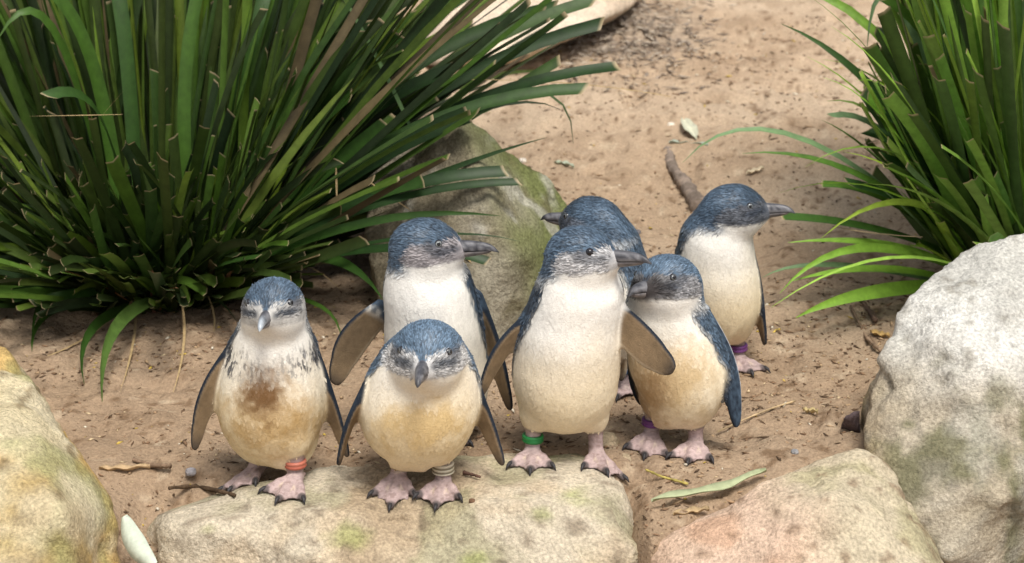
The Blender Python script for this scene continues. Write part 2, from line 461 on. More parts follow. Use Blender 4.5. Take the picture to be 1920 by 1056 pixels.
BLUE = np.array((.086, .132, .190)); NAVY = np.array((.010, .016, .027)); WHITE = np.array((.84, .82, .77)); CREAM = np.array((.80, .67, .44))
TAUPE = np.array((.21, .150, .090)); PINK = np.array((.45, .345, .335)); GREY = np.array((.42, .41, .42))

def penguin(S):
    Y0 = np.mean([gtop(*f[:2])[1] for f in S['feet']])
    root_p = np.mean([gtop(*f[:2]) for f in S['feet']], 0)
    root = empty('penguin', root_p)
    tag(root, S['label'], 'penguin', 'little blue penguins huddled on the sand')
    def pt(a): return ony(a[0], a[1], Y0+a[2])
    by = R(S.get('yaw', 0)); bf = np.array([math.sin(by), -math.cos(by), 0]); bs = np.array([math.cos(by), math.sin(by), 0])
    bax = np.stack([bs, bf, [0, 0, 1]])
    (bc, br), (cc, cr), (nc, nr) = S['belly'], S['chest'], S['neck']
    bc, cc, nc = pt(bc), pt(cc), pt(nc)
    hp, hy, hth, hro = S['head']; hc = pt(hp)
    hy, hth, hro = R(hy), R(hth), R(hro)
    hf = np.array([math.sin(hy)*math.cos(hth), -math.cos(hy)*math.cos(hth), -math.sin(hth)])
    hs_ = np.array([math.cos(hy), math.sin(hy), 0]); hu = np.cross(hf, hs_)
    hs_, hu = hs_*math.cos(hro)+hu*math.sin(hro), hu*math.cos(hro)-hs_*math.sin(hro)
    k = S.get('hs', 1.)
    hr = np.array([.0370, .0455, .0345])*k
    hax = np.stack([hs_, hf, hu])
    core = [Ell(bc, br, bax, .03), Ell(cc, cr, bax, .035), Cone(cc, nc, nr*1.03, nr, .035), Cone(nc, hc-hf*.008*k-hu*.004, nr*.95, .033*k, .028),
            Ell(hc, hr, hax, .022), Cone(hc+hf*.012*k-hu*.002, hc+hf*.046*k-hu*.0085*k, .029*k, .0115*k, .016),
            Ell(hc-hu*.016*k+hf*.012*k, np.array([.033, .028, .022])*k, hax, .02),
            Cone(bc-bf*br[1]*.6+np.array([0, 0, -br[2]*.45]), bc-bf*(br[1]+.028)+np.array([0, 0, -br[2]*.80]), .03, .008, .03)]
    legs = []; shins = []; feet = []
    claws = []
    bands = []
    for f in S['feet']:
        heel = gtop(f[0], f[1]); fy = R(f[2])
        d = np.array([math.sin(fy), -math.cos(fy), 0]); sx = np.array([math.cos(fy), math.sin(fy), 0])
        hip = np.array([heel[0]*.72+bc[0]*.28, bc[1]*.5+heel[1]*.5, bc[2]-br[2]*.55])
        ank = heel+np.array([0, 0, .052])+(hip-heel)*np.array([.12, .12, 0])
        legs.append(Cone(hip, heel*np.array([1, 1, 0])+np.array([(ank-heel)[0], (ank-heel)[1], heel[2]+.056]), .034, .0155, .018))
        shins.append(Cone(ank, heel+np.array([0, 0, .010]), .0098, .0092, .008))
        Lf = f[4] if len(f) > 4 else .051
        tipz = []
        for a, ln in ((-33, .90), (0, 1.08), (33, .92)):
            aa = R(a); dd = d*math.cos(aa)+sx*math.sin(aa)
            tip = heel+dd*Lf*ln; tz = top(tip[0], tip[1]); tip[2] = max(min(tz, heel[2]+.012), heel[2]-.014)+.0045
            feet.append(Cone(heel+dd*.004+np.array([0, 0, .0095]), heel*.45+tip*.55+np.array([0, 0, .0050]), .0070, .0054, .005))
            feet.append(Cone(heel*.45+tip*.55+np.array([0, 0, .0050]), tip, .0054, .0042, .004))
            claws.append((tip, dd))
            tipz.append(tip)
        for i in (0, 1):
            for w_ in (.25, .5, .75):
                m = tipz[i]*(1-w_)+tipz[i+1]*w_
                m = heel+(m-heel)*(.86 if w_ == .5 else .92); m[2] = (tipz[i][2]+tipz[i+1][2])/2-.0012
                feet.append(Cone(heel+np.array([0, 0, .007]), m, .0048, .0022, .005))
        bk = heel-d*.014+sx*.004; bk[2] = heel[2]+.007
        feet.append(Cone(heel+np.array([0, 0, .012]), bk, .005, .003, .005))
        if len(f) > 3 and f[3]: bands.append((f[3], ank, heel))
    flips = [Flip(pt(a), pt(b), n, h, *rest) for (a, b, n, h, *rest) in S['flippers']]
    prims = core+legs+flips+shins+feet
    h = .0020
    lo = np.min([p.lo for p in prims], 0)-.012; hi = np.max([p.hi for p in prims], 0)+.012
    n = np.ceil((hi-lo)/h).astype(int)+1
    F = np.full(n, .06)
    ax = [lo[i]+h*np.arange(n[i]) for i in range(3)]
    for p in prims:
        m = p.k+.006
        i0 = np.maximum(np.floor((p.lo-m-lo)/h).astype(int), 0); i1 = np.minimum(np.ceil((p.hi+m-lo)/h).astype(int)+1, n)
        X, Yg, Z = np.meshgrid(ax[0][i0[0]:i1[0]], ax[1][i0[1]:i1[1]], ax[2][i0[2]:i1[2]], indexing='ij')
        D = p.d(np.stack([X.ravel(), Yg.ravel(), Z.ravel()], 1)).reshape(X.shape)
        sl_ = tuple(slice(i0[i], i1[i]) for i in range(3))
        F[sl_] = smin(F[sl_], D, p.k)
    V, Q = surface_nets(F, lo, h)
    def sdf(P):
        f = np.full(len(P), .06)
        for p in prims: f = smin(f, p.d(P), p.k)
        return f
    def grad(P, e=.0008):
        return np.stack([sdf(P+np.eye(3)[i]*e)-sdf(P-np.eye(3)[i]*e) for i in range(3)], 1)/(2*e)
    G = grad(V); G /= np.linalg.norm(G, axis=1)[:, None]+1e-9
    # ---- plumage colours: they belong to the bird
    def colour(P, N):
        q = P-root_p; sd_ = S.get('seed', 0)
        n1 = fbm(q, 60, 3, 200+sd_); n2 = fbm(q, 160, 2, 210+sd_); n3 = fbm(q, 22, 2, 220+sd_)
        nf = fbm(q*np.array([3, 3, 1.0]), 130, 2, 230+sd_)
        # spine centre at each height
        zs = np.array([bc[2], cc[2], nc[2], hc[2]]); o = np.argsort(zs)
        cx = np.interp(P[:, 2], zs[o], np.array([bc[0], cc[0], nc[0], hc[0]])[o]); cy = np.interp(P[:, 2], zs[o], np.array([bc[1], cc[1], nc[1], hc[1]])[o])
        rx = P[:, 0]-cx; ry = P[:, 1]-cy
        fw = rx*bf[0]+ry*bf[1]; sw = rx*bs[0]+ry*bs[1]
        ang = np.degrees(np.arctan2(np.abs(sw), fw))
        lim = np.interp(P[:, 2]-root_p[2], [.0, .08, .15, .21, .27, .34], [125, 112, 94, 76, 80, 84])+S.get('lim', 0)
        back = ss(-7, 7, ang-lim+9*n1+5*nf)
        zr = (P[:, 2]-root_p[2])
        ws = S.get('white', 1.)
        wh = mix(WHITE*ws, CREAM, np.clip(ss(.23, .07, zr+.03*n3)*S.get('cream', .6), 0, 1))
        wh = wh*(1+.05*n1+.05*n2)[:, None]
        for (sp, srad, sc, am) in S.get('stains', []):
            cpt = ony(sp[0], sp[1], 0); px, py = proj(P)
            dd = np.hypot((px-sp[0])/srad[0], (py-sp[1])/srad[1])+-.15+.25*n3+.40*n1+.25*n2
            wh = mix(wh, sc, ss(1.15, .1, dd)*am*ss(.1, -.2, N[:, 1]))
        bl = mix(NAVY, BLUE, np.clip(.42+.3*n2+.35*nf+.2*n3+S.get('blue', 0)+S.get('back', 0), 0, 1))
        c = mix(wh, bl, back)
        if 'ruff' in S:                       # dark wet feather tips across the breast
            rz, rh, am = S['ruff']
            rr = np.abs(P[:, 2]-root_p[2]-rz+.008*n1)/rh
            sidew = .35+.65*ss(.0, .05, np.abs(sw)-.005)
            c = mix(c, (.06, .06, .07), ss(1.1, .2, rr)*ss(-.05, .35, nf+.5*n2)*am*sidew)
        # head
        l = (P-hc)@hax.T/hr
        hw = ss(.0, .18, .036+nr*.5-(np.linalg.norm((P-hc), axis=1)-.028*k)) if False else ss(1.75, 1.25, np.linalg.norm(l*np.array([1, .80, 1]), axis=1)+.12*n1)
        ab = np.abs(l[:, 0])
        abn = ab/(.22+.78*np.sqrt(np.clip(1-np.clip(l[:, 1], 0, 1)**2, 0, 1)))
        crown = ss(-.10, .12, l[:, 2]-.40*ss(.28, .66, abn)*ss(-.75, .0, l[:, 1])+.10+.25*ss(.0, -.9, l[:, 1])+.10*n1+.08*nf)
        chin = ss(-.42, -.62, l[:, 2]-.18*ss(.2, -.7, l[:, 1])+.10*n1)
        ck = np.array(S.get('cheek', GREY))
        hcol = mix(ck*(1+.22*n2+.2*nf+.15*n1)[:, None], wh, chin)
        nape = ss(-.35, -.75, l[:, 1]+.12*n1-.25*ss(.2, -.8, l[:, 2]))
        lores = ss(.95, .25, np.hypot((l[:, 1]-.85)/.62, (l[:, 2]+.04)/.26)+.2*n1)*ss(.15, .4, ab)
        hcol = mix(hcol, NAVY*1.6, lores*S.get('lores', .65))
        hb = mix(NAVY*1.4, BLUE*1.25, np.clip(.55+.25*n2+.3*n1+.15*n3+S.get('blue', 0), 0, 1))
        hcol = mix(hcol, hb, np.maximum(crown, nape*ss(-1.2, -.5, l[:, 2])))
        eyer = np.hypot((l[:, 1]-.50)/.30, (l[:, 2]-.22)/.24)
        hcol = mix(hcol, (.07, .075, .09), ss(1.2, .4, eyer)*ss(.45, .7, ab)*.8)
        if 'mask' in S:
            mk = ss(.9, .3, np.hypot(l[:, 0]/1.5, (l[:, 2]+.16)/.62)+.3*n1)*ss(-.1, .35, l[:, 1])
            hcol = mix(hcol, (.035, .03, .03), mk*S['mask'])
        c = mix(c, hcol, hw)
        # flippers
        for fl in flips:
            u, t, v, wv = fl.loc(P); dfl = fl.d(P)
            ww = ss(.006, .0015, dfl)*ss(.008, .022, u)
            out = N@fl.n
            e = v/np.maximum(fl.prof(t), .004)*(1 if fl.v@bf >= 0 else -1)      # +1 at the leading edge
            inner = TAUPE*S.get('wing', 1.)*(1+.30*n3+.18*n1+.22*n2)[:, None]
            inner = mix(inner, np.array((.50, .42, .31)), ss(.70, .86, -e)*.5)
            inner = mix(inner, NAVY, ss(.84, .96, e))
            inner = mix(inner, np.array((.03, .028, .03)), ss(.80, 1.0, t)*.75*ss(.1, .6, n1+t))
            outer = mix(NAVY*1.2, BLUE*.9, np.clip(.35+.5*n2+.4*nf, 0, 1))
            outer = mix(outer, (.62, .64, .68), ss(.78, .92, -e*S.get('trail', 1)))
            outer = mix(outer, NAVY, ss(.55, .85, e)*.8)
            fc = mix(inner, outer, ss(.0, .45, out+.08*n1))
            c = mix(c, fc, ww)
        # bare legs and feet
        ds = np.min([p.d(P) for p in shins+feet], 0); dl = np.min([p.d(P) for p in legs], 0)
        bare = ss(.0045, .0010, ds)*ss(.0005, .0035, dl+.002*n2)
        cr_ = fbm(q*np.array([1, 1, 2.0]), 190, 2, 250+sd_)
        pk = PINK*(1+.25*n1+.45*cr_)[:, None]
        zf = np.min([np.abs(P[:, 2]-0) for _ in (0,)], 0)
        pk = mix(pk, (.16, .11, .10), ss(.08, .45, cr_+.4*n3)*.6)
        tipd = np.min([np.linalg.norm(P-c_[0], axis=1) for c_ in claws], 0); pk = mix(pk, (.05, .045, .045), ss(.0085, .005, tipd+.002*n1)*.8)
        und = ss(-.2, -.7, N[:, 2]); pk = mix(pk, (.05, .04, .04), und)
        c = mix(c, pk, bare)
        return np.clip(c, .004, .95), bare, back
    C, bare, back = colour(V, G)
    q_ = V-root_p; lv = (V-hc)@hax.T/hr; und_ = (1-bare)*ss(1.0, 1.5, np.linalg.norm(lv*np.array([1, .7, 1]), axis=1))*ss(.0005, .006, np.min([p.d(V) for p in flips], 0))
    V = V+G*(und_*(.0008*fbm(q_*np.array([1.3, 1.3, .8]), 34, 3, 260+S['seed'])+.0005*fbm(q_*np.array([2, 2, .8]), 95, 2, 270+S['seed'])))[:, None]   # uneven, clumped plumage
    body = mesh_obj('body', V, Q, M['body'], root, C)
    # ---- small overlapping feathers over the whole plumage
    T = np.concatenate([Q[:, :3], Q[:, [0, 2, 3]]])
    A = .5*np.linalg.norm(np.cross(V[T[:, 1]]-V[T[:, 0]], V[T[:, 2]]-V[T[:, 0]]), axis=1)
    facing = G[T[:, 0]]@nrm(CAM-root_p)
    wgt = A*np.where(facing > -.25, 1., .3)
    nf_ = S.get('nf', 22000)
    ti = rng.choice(len(T), nf_, p=wgt/wgt.sum())
    r1, r2 = rng.random(nf_), rng.random(nf_); sw_ = r1+r2 > 1; r1[sw_], r2[sw_] = 1-r1[sw_], 1-r2[sw_]
    P = V[T[ti, 0]]+(V[T[ti, 1]]-V[T[ti, 0]])*r1[:, None]+(V[T[ti, 2]]-V[T[ti, 0]])*r2[:, None]
    N = G[T[ti, 0]]
    Cf = C[T[ti, 0]]; bf_ = bare[T[ti, 0]]
    dfl = np.min([f_.d(P) for f_ in flips], 0)
    keep = (bf_ < .3) & ~((dfl < .004) & (np.min([p_.d(P) for p_ in core], 0) > .006))
    l = (P-hc)@hax.T/hr
    keep &= ~((l[:, 1] > 1.12) & (np.abs(l[:, 0]) < .5))
    for s_ in (-1, 1):
        ed = nrm(hs_*s_*.90+hf*.42+hu*.22); eo = hc+hf*.014*k+hu*.004*k; w0 = P-eo; al = w0@ed
        keep &= ~((al > 0) & (np.linalg.norm(w0-al[:, None]*ed, axis=1) < .0062))
    lh = np.linalg.norm(l*np.array([1, .8, 1]), axis=1)
    hw = ss(1.8, 1.2, lh)
    tipb = hc+hf*.055*k-hu*.008
    fd = P-tipb; fd /= np.linalg.norm(fd, axis=1)[:, None]
    dn = np.array([0, 0, -1.])-bf*.25
    D = mix(np.tile(dn, (nf_, 1)), fd, hw)
    for f_ in flips:
        m = f_.d(P) < .004; D[m] = f_.u+rng.normal(0, .05, (m.sum(), 3))
    D = D+rng.normal(0, .10, (nf_, 3))
    D -= (D*N).sum(1)[:, None]*N; D /= np.linalg.norm(D, axis=1)[:, None]+1e-9
    B = np.cross(N, D)
    onwing = dfl < .004
    P, N, D, B, Cf, hw, onwing = [x[keep] for x in (P, N, D, B, Cf, hw, onwing)]
    m = len(P)
    lum = Cf.mean(1); pale = ss(.0, .035, Cf[:, 0]-Cf[:, 2])
    kp = rng.random(m) > .9*pale
    P, N, D, B, Cf, hw, onwing, pale = [x[kp] for x in (P, N, D, B, Cf, hw, onwing, pale)]; m = len(P)
    L = (.0080-.0010*hw-.002*onwing)*(.7+.6*rng.random(m)); W = (.0008+.0006*(1-hw))*(.7+.6*rng.random(m))*(1+.3*pale)
    lift = (.0009*(1-.92*pale))*(.4+1.2*rng.random(m))*np.where(onwing, .35, 1)
    # follow the curvature: drop the tip back onto the surface
    tipP = P+D*L[:, None]; s0 = sdf(tipP); gt = N
    rf = np.where(rng.random(m) < .05, .0022*rng.random(m), 0)*(1-pale)      # a few ruffled ones
    amp_s = ss(1.0, 1.5, np.linalg.norm(((P-hc)@hax.T/hr)*np.array([1, .7, 1]), axis=1))*(.0008*fbm((P-root_p)*np.array([1.3, 1.3, .8]), 34, 3, 260+S['seed'])+.0005*fbm((P-root_p)*np.array([2, 2, .8]), 95, 2, 270+S['seed']))
    tipP = tipP-gt*(s0-amp_s)[:, None]+N*(lift+rf)[:, None]
    midP = P+D*(L*.5)[:, None]; s1 = sdf(midP); midP = midP-gt*(s1-amp_s)[:, None]+N*(lift*.75+.0002*(1-.7*pale))[:, None]
    base = P-N*.0004
    FV = np.stack([base, midP-B*W[:, None], tipP, midP+B*W[:, None]], 1).reshape(-1, 3)
    FQ = np.arange(m*4).reshape(m, 4)[:, ::-1]
    amp = mix(np.full((m, 1), .58)[:, 0][:, None], np.full((m, 1), .05)[:, 0][:, None], pale)[:, 0]
    var = 1+amp*(rng.random(m)*2-1)
    fc = Cf*var[:, None]
    tipc = fc*np.where(pale > .5, 1.0, 1.15)[:, None]+np.where((pale < .3) & (rng.random(m) < .28), .06, 0)[:, None]*np.array([.75, .9, 1.1])
    FC = np.stack([fc*.9, fc, tipc, fc], 1).reshape(-1, 3)
    pl = mesh_obj('plumage', FV, FQ, M['plume'], root, FC); pl['kind'] = 'stuff'
    # ---- bill
    bl = S.get('bill', .046)*k
    b0 = hc+hf*.044*k-hu*.0080*k
    def bx(u, s_, v): return b0+hf*u+hs_*s_+hu*v
    up, lw = [], []
    for t in np.linspace(0, 1, 13):
        u = -.010+t*(bl+.010)
        wd = (.0085*(1-t)**.7+.0020)*k; ht = .0152*k*(1-.50*t)*(1-t**7)**.6+.0006
        drop = -.0042*k*max(0, (t-.74)/.26)**1.8-.001*t
        cvx = .0012*math.sin(t*math.pi)
        if t == 1: wd *= .35; ht *= .4
        up.append(np.array([bx(u, wd*math.cos(a), cvx+drop+(ht*math.sin(a) if math.sin(a) > 0 else ht*.16*math.sin(a))) for a in np.linspace(0, 2*math.pi, 14, endpoint=False)]))
    for t in np.linspace(0, 1, 11):
        u = -.010+t*(bl*.86+.010)
        wd = (.0078*(1-t)**.6+.0015)*k; ht = .0095*k*(1-.5*t)*(1-t**6)**.6+.0005
        if t == 1: wd *= .3; ht *= .3
        lw.append(np.array([bx(u, wd*math.cos(a), -.0010*k-.0006+(ht*math.sin(a) if math.sin(a) < 0 else ht*.1*math.sin(a))) for a in np.linspace(0, 2*math.pi, 14, endpoint=False)]))
    Vu, Fu = loft(up); Vl, Fl = loft(lw)
    nb = fbm(Vu-root_p, 220, 2, 5)
    tcol = np.repeat(np.linspace(0, 1, 13), 14)
    cu = mix((.035, .036, .044), (.17, .17, .19), np.clip(.25+.45*nb+.5*ss(.3, .0, tcol)*.3, 0, 1)); ring = np.tile(np.sin(np.linspace(0, 2*math.pi, 14, endpoint=False)), 13)
    cu = mix(cu, (.30, .30, .32), ss(.65, .30, np.abs(ring-.35))*ss(-.2, .3, nb+.1)*.55); cu = mix(cu, (.03, .03, .035), ss(.78, .95, tcol)*.6)
    if S.get('paletip'): cu = mix(cu, (.50, .56, .62), ss(.55, .95, tcol)*.75)
    mesh_obj('upper_bill', Vu, Fu, M['bill'], root, cu)
    mesh_obj('lower_bill', Vl, Fl, M['bill'], root, mix((.08, .075, .08), (.26, .23, .22), np.clip(.4+.7*fbm(Vl-root_p, 200, 2, 6), 0, 1)))
    # ---- eyes
    for s_ in (-1, 1):
        dr = nrm(hs_*s_*.90+hf*.42+hu*.22); o0 = hc+hf*.014*k+hu*.004*k
        p = o0+dr*.07
        for _ in range(14): p = p-dr*float(sdf(p[None])[0])*.9
        er = .0058*(.4+.6*k)
        c0 = p-dr*er*.50
        Vi, Fi = ICO[3]
        rr = Vi@dr
        ci = mix(np.tile(S.get('iris', (.10, .11, .115)), (len(Vi), 1)), (.02, .02, .025), ss(.78, .70, rr))
        e = mesh_obj('eye', c0+Vi*er, Fi, M['eye'], root, ci)
        Vp, Fp = ICO[2]
        sc = np.outer(Vp@dr, dr)
        mesh_obj('pupil', c0+dr*er*.93+(Vp-sc)*er*.44+sc*er*.10, Fp, M['eye'], e, np.tile((.008, .008, .01), (len(Vp), 1)))
    # ---- claws
    for (tip, dd) in claws:
        path = [tip-dd*.004+np.array([0, 0, .0012]), tip+dd*.001+np.array([0, 0, .0022]), tip+dd*.006+np.array([0, 0, .0010]), tip+dd*.0105+np.array([0, 0, -.0035])]
        Vc, Fc = tube(path, [.0026, .0029, .0022, .0005], 8)
        mesh_obj('claw', Vc, Fc, M['claw'], root, np.tile((.035, .033, .036), (len(Vc), 1)))
    # ---- flat bands round the shin
    for (cols, ank, heel) in bands:
        u = nrm(ank-heel); a = nrm(np.cross(u, [0, 1, 0])); b = np.cross(u, a); zc = heel+(ank-heel)*S.get('bandz', .52)
        nn = 28; rings = []; cl = []
        bh = .0065 if len(cols) > 2 else .0046
        hts = np.linspace(-bh, bh, 4*len(cols)+1)
        prof = []
        for i, hh in enumerate(hts):
            loc_ = (hh+bh)/(2*bh)*len(cols); fr = loc_-math.floor(loc_-1e-6)
            prof.append((.0128+.0011*math.sin(math.pi*min(max(fr, 0), 1)), hh, cols[min(int(loc_), len(cols)-1)]))
        prof = [(.0098, hts[0], cols[0])]+prof+[(.0098, hts[-1], cols[-1])]
        for (r_, hh, c_) in prof:
            rings.append(np.array([zc+u*hh+r_*(math.cos(t)*a+math.sin(t)*b) for t in np.linspace(0, 2*math.pi, nn, endpoint=False)])); cl += [c_]*nn
        Vb = np.concatenate(rings); m_ = len(rings)
        Fb = [[(i % m_)*nn+j, (i % m_)*nn+(j+1) % nn, ((i+1) % m_)*nn+(j+1) % nn, ((i+1) % m_)*nn+j] for i in range(m_) for j in range(nn)]
        mesh_obj('leg_band', Vb, Fb, M['band'], root, np.array(cl, float))
    return root

RED = [(.40, .11, .07), (.46, .15, .10)]; GREEN = [(.015, .17, .04), (.02, .23, .06)]; PURP = [(.16, .05, .20), (.13, .04, .17)]; BLUB = [(.03, .13, .32)]
STRIPE = [(.62, .58, .46), (.20, .17, .11), (.62, .58, .46), (.20, .17, .11), (.60, .55, .44)]
P_ = []
# stained bird with the red band
P_.append(dict(seed=1, label='penguin with brown stained belly and a red leg band', yaw=0, cream=.95, white=.93, cheek=(.46, .45, .43), lores=.9, paletip=1,
    feet=[(482, 892, -28, None), (556, 907, -18, RED)],
    belly=((508, 762, .008), (.0660, .062, .072)), chest=((512, 705, 0), (.049, .048, .066)), neck=((513, 640, -.004), .0375),
    head=((513, 574, -.018), -6, -7, 2), bill=.049, hs=.87, back=-.25,
    stains=[((505, 780), (105, 75), (.56, .37, .15), .75), ((560, 805), (50, 40), (.42, .26, .09), .55), ((470, 810), (40, 35), (.42, .26, .09), .45), ((493, 738), (52, 66), (.16, .08, .03), .95)], ruff=(.170, .026, 1.0),
    flippers=[((450, 640, .012), (364, 845, -.018), (-.62, .78, .1), .0135), ((578, 645, .012), (652, 858, -.012), (.72, .70, .1), .0135)]))
# tall bird behind, bill in profile
P_.append(dict(seed=2, label='tall penguin holding one brown flipper out, standing in front of the mossy rock', yaw=-12, cream=.5, cheek=(.30, .28, .29), lores=.75,
    feet=[(768, 832, -5, None), (838, 830, 5, None)],
    belly=((818, 715, .010), (.067, .064, .080)), chest=((812, 612, .0), (.0555, .053, .082)), neck=((800, 535, -.002), .046),
    head=((797, 461, -.012), 78, -6, 0), bill=.060, hs=.90, iris=(.24, .26, .26),
    flippers=[((722, 575, .022), (626, 722, .0), (-.30, .9, .2), .021), ((893, 555, .012), (957, 770, -.012), (.80, .55, .1), .0175)]))
# short bird in front, head lowered
P_.append(dict(seed=3, label='short hunched penguin with head lowered and a striped leg band', yaw=0, cream=.9, blue=.30, cheek=(.50, .50, .50), lores=.85,
    feet=[(748, 902, -8, None), (832, 914, -8, STRIPE)],
    belly=((782, 779, .0), (.0690, .065, .064)), chest=((794, 732, -.004), (.0545, .054, .058)), neck=((799, 695, -.010), .0485),
    head=((802, 663, -.040), -5, -5, 0), bill=.053, hs=.98, lim=-6,
    stains=[((790, 800), (110, 55), (.62, .43, .17), .75)],
    flippers=[((712, 690, .006), (634, 874, -.03), (-.90, .25, .25), .0140), ((878, 705, .006), (943, 874, -.02), (.72, .7, 0), .0130)]))
# the tall one in the middle, green band
P_.append(dict(seed=4, label='tall upright penguin with outspread flippers and a green leg band', yaw=16, cream=.85, cheek=(.44, .44, .45), lores=.6, iris=(.02, .02, .025),
    feet=[(998, 858, -3, GREEN), (1117, 862, 12, None)],
    belly=((1060, 700, .008), (.0665, .064, .078)), chest=((1073, 618, 0), (.0525, .052, .075)), neck=((1088, 548, -.004), .0445),
    head=((1090, 476, -.012), 63, -8, 0), bill=.060, hs=.89, back=-.22,
    flippers=[((1002, 590, .008), (900, 744, -.03), (-.55, .75, .45), .0150), ((1150, 585, -.005), (1264, 696, -.085), (.25, .95, .10), .0225)]))
# bird half hidden behind it
P_.append(dict(seed=5, label='penguin mostly hidden, showing a blue back and a blue leg band', yaw=-62, cream=.5, blue=.1, cheek=(.16, .19, .24), lores=.6,
    feet=[(1130, 745, -30, None), (1170, 724, -12, BLUB)],
    belly=((1142, 580, .008), (.055, .055, .072)), chest=((1142, 522, .0), (.048, .047, .072)), neck=((1130, 458, .0), .036),
    head=((1107, 413, 0), -122, 2, 0), bill=.054, hs=.80,
    flippers=[((1185, 520, -.015), (1164, 715, -.02), (.75, .6, 0), .0155), ((1090, 520, .03), (1085, 700, .02), (-.7, .6, 0), .0155)]))
# bird with the dark face
P_.append(dict(seed=6, label='dark faced penguin with a purple leg band standing beside the green-banded one', yaw=-20, lim=-16, cream=.75, blue=.18, cheek=(.24, .24, .25), lores=.95, mask=1.0,
    feet=[(1221, 826, -12, PURP), (1304, 842, -14, None)],
    belly=((1283, 703, .0), (.0570, .057, .070)), chest=((1254, 638, 0), (.0475, .047, .070)), neck=((1243, 580, -.004), .0385),
    head=((1250, 531, -.014), -40, -12, 8), bill=.044, hs=.93,
    stains=[((1265, 720), (95, 85), (.56, .39, .18), .75), ((1225, 745), (45, 60), (.26, .15, .07), .6)],
    flippers=[((1316, 590, -.004), (1382, 802, -.032), (.62, -.66, .32), .0165), ((1205, 615, .025), (1205, 760, .04), (-.8, .5, 0), .0150)]))
# the one behind on the right
P_.append(dict(seed=7, label='upright penguin with a clean white chest and a purple leg band, facing the right clump', yaw=18, cream=.95, cheek=(.10, .11, .13), lores=.7, blue=-.08,
    feet=[(1326, 690, 0, None), (1383, 684, 14, PURP)],
    belly=((1352, 566, .006), (.0530, .053, .062)), chest=((1338, 505, 0), (.0460, .046, .066)), neck=((1343, 448, -.002), .040),
    head=((1376, 391, -.010), 80, -6, 0), bill=.052, hs=.87, iris=(.2, .22, .23),
    flippers=[((1396, 450, .012), (1434, 648, -.006), (.93, .30, 0), .0150), ((1280, 470, .02), (1268, 640, .03), (-.9, .4, 0), .0150)]))
for S in P_: penguin(S)

# ------------------------------------------------------------------ grass clumps
GREENS = [(.024, .044, .009), (.036, .066, .012), (.062, .112, .016), (.020, .036, .011), (.100, .170, .022)]
def blade(b, ctrl, t, wd, colr, tipmode='cut', seg=9, fold=.22, twist=0., side=None, rs=None, roll=0.):
    rs = rs or random
    b, ctrl, t = (np.asarray(x, float) for x in (b, ctrl, t))
    s = np.linspace(0, 1, seg+1)
    if tipmode == 'cut': s = np.append(s[:-1], [.988, 1.0])
    P = ((1-s)**2)[:, None]*b+(2*s*(1-s))[:, None]*ctrl+(s**2)[:, None]*t
    T = np.gradient(P, axis=0)
    V, C = [], []
    sk = rs.uniform(-.5, .5)
    for i, (p, tt, ss_) in enumerate(zip(P, T, s)):
        tt = nrm(tt)
        a = np.cross(tt, [0, 0, 1]) if side is None else np.cross(tt, np.cross(side, tt))
        a = nrm(a) if np.linalg.norm(a) > 1e-3 else np.array([1., 0, 0])
        n = np.cross(a, tt)
        tw = roll*min(1, ss_*2.5)+twist*(ss_-.2)
        a, n = a*math.cos(tw)+n*math.sin(tw), n*math.cos(tw)-a*math.sin(tw)
        if tipmode == 'cut': w_ = wd*(.62+.38*min(1, ss_*3))
        else: w_ = wd*(.60+.4*min(1, ss_*3))*max(.04, 1-max(0, (ss_-.45)/.55)**1.6)
        off = tt*wd*sk*(1 if (tipmode == 'cut' and ss_ > .97) else 0)
        V += [p-a*w_*.5+n*w_*fold-off, p, p+a*w_*.5+n*w_*fold+off]
        cc = np.array(colr)
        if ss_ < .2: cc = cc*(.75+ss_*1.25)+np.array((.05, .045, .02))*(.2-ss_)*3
        if tipmode == 'cut' and ss_ > .985: cc = np.array((.42, .33, .20)) if ss_ > .995 else cc
        C += [cc*1.0, cc*1.12, cc*.95]
    F = []
    for i in range(len(s)-1):
        F += [[i*3, i*3+1, i*3+4, i*3+3], [i*3+1, i*3+2, i*3+5, i*3+4]]
    return np.array(V), F, np.array(C)
def rcol(bright=0., gain=1.):
    if random.random() < .03: return np.array((.13, .10, .05))*random.uniform(.5, 1.2)      # dead blades
    c = np.array(random.choice(GREENS[:4] if random.random() > .25+bright else GREENS[2:3]+GREENS[4:5]))
    return c*gain*random.uniform(.75, 1.3)*np.array((random.uniform(.85, 1.2), 1, random.uniform(.8, 1.3)))

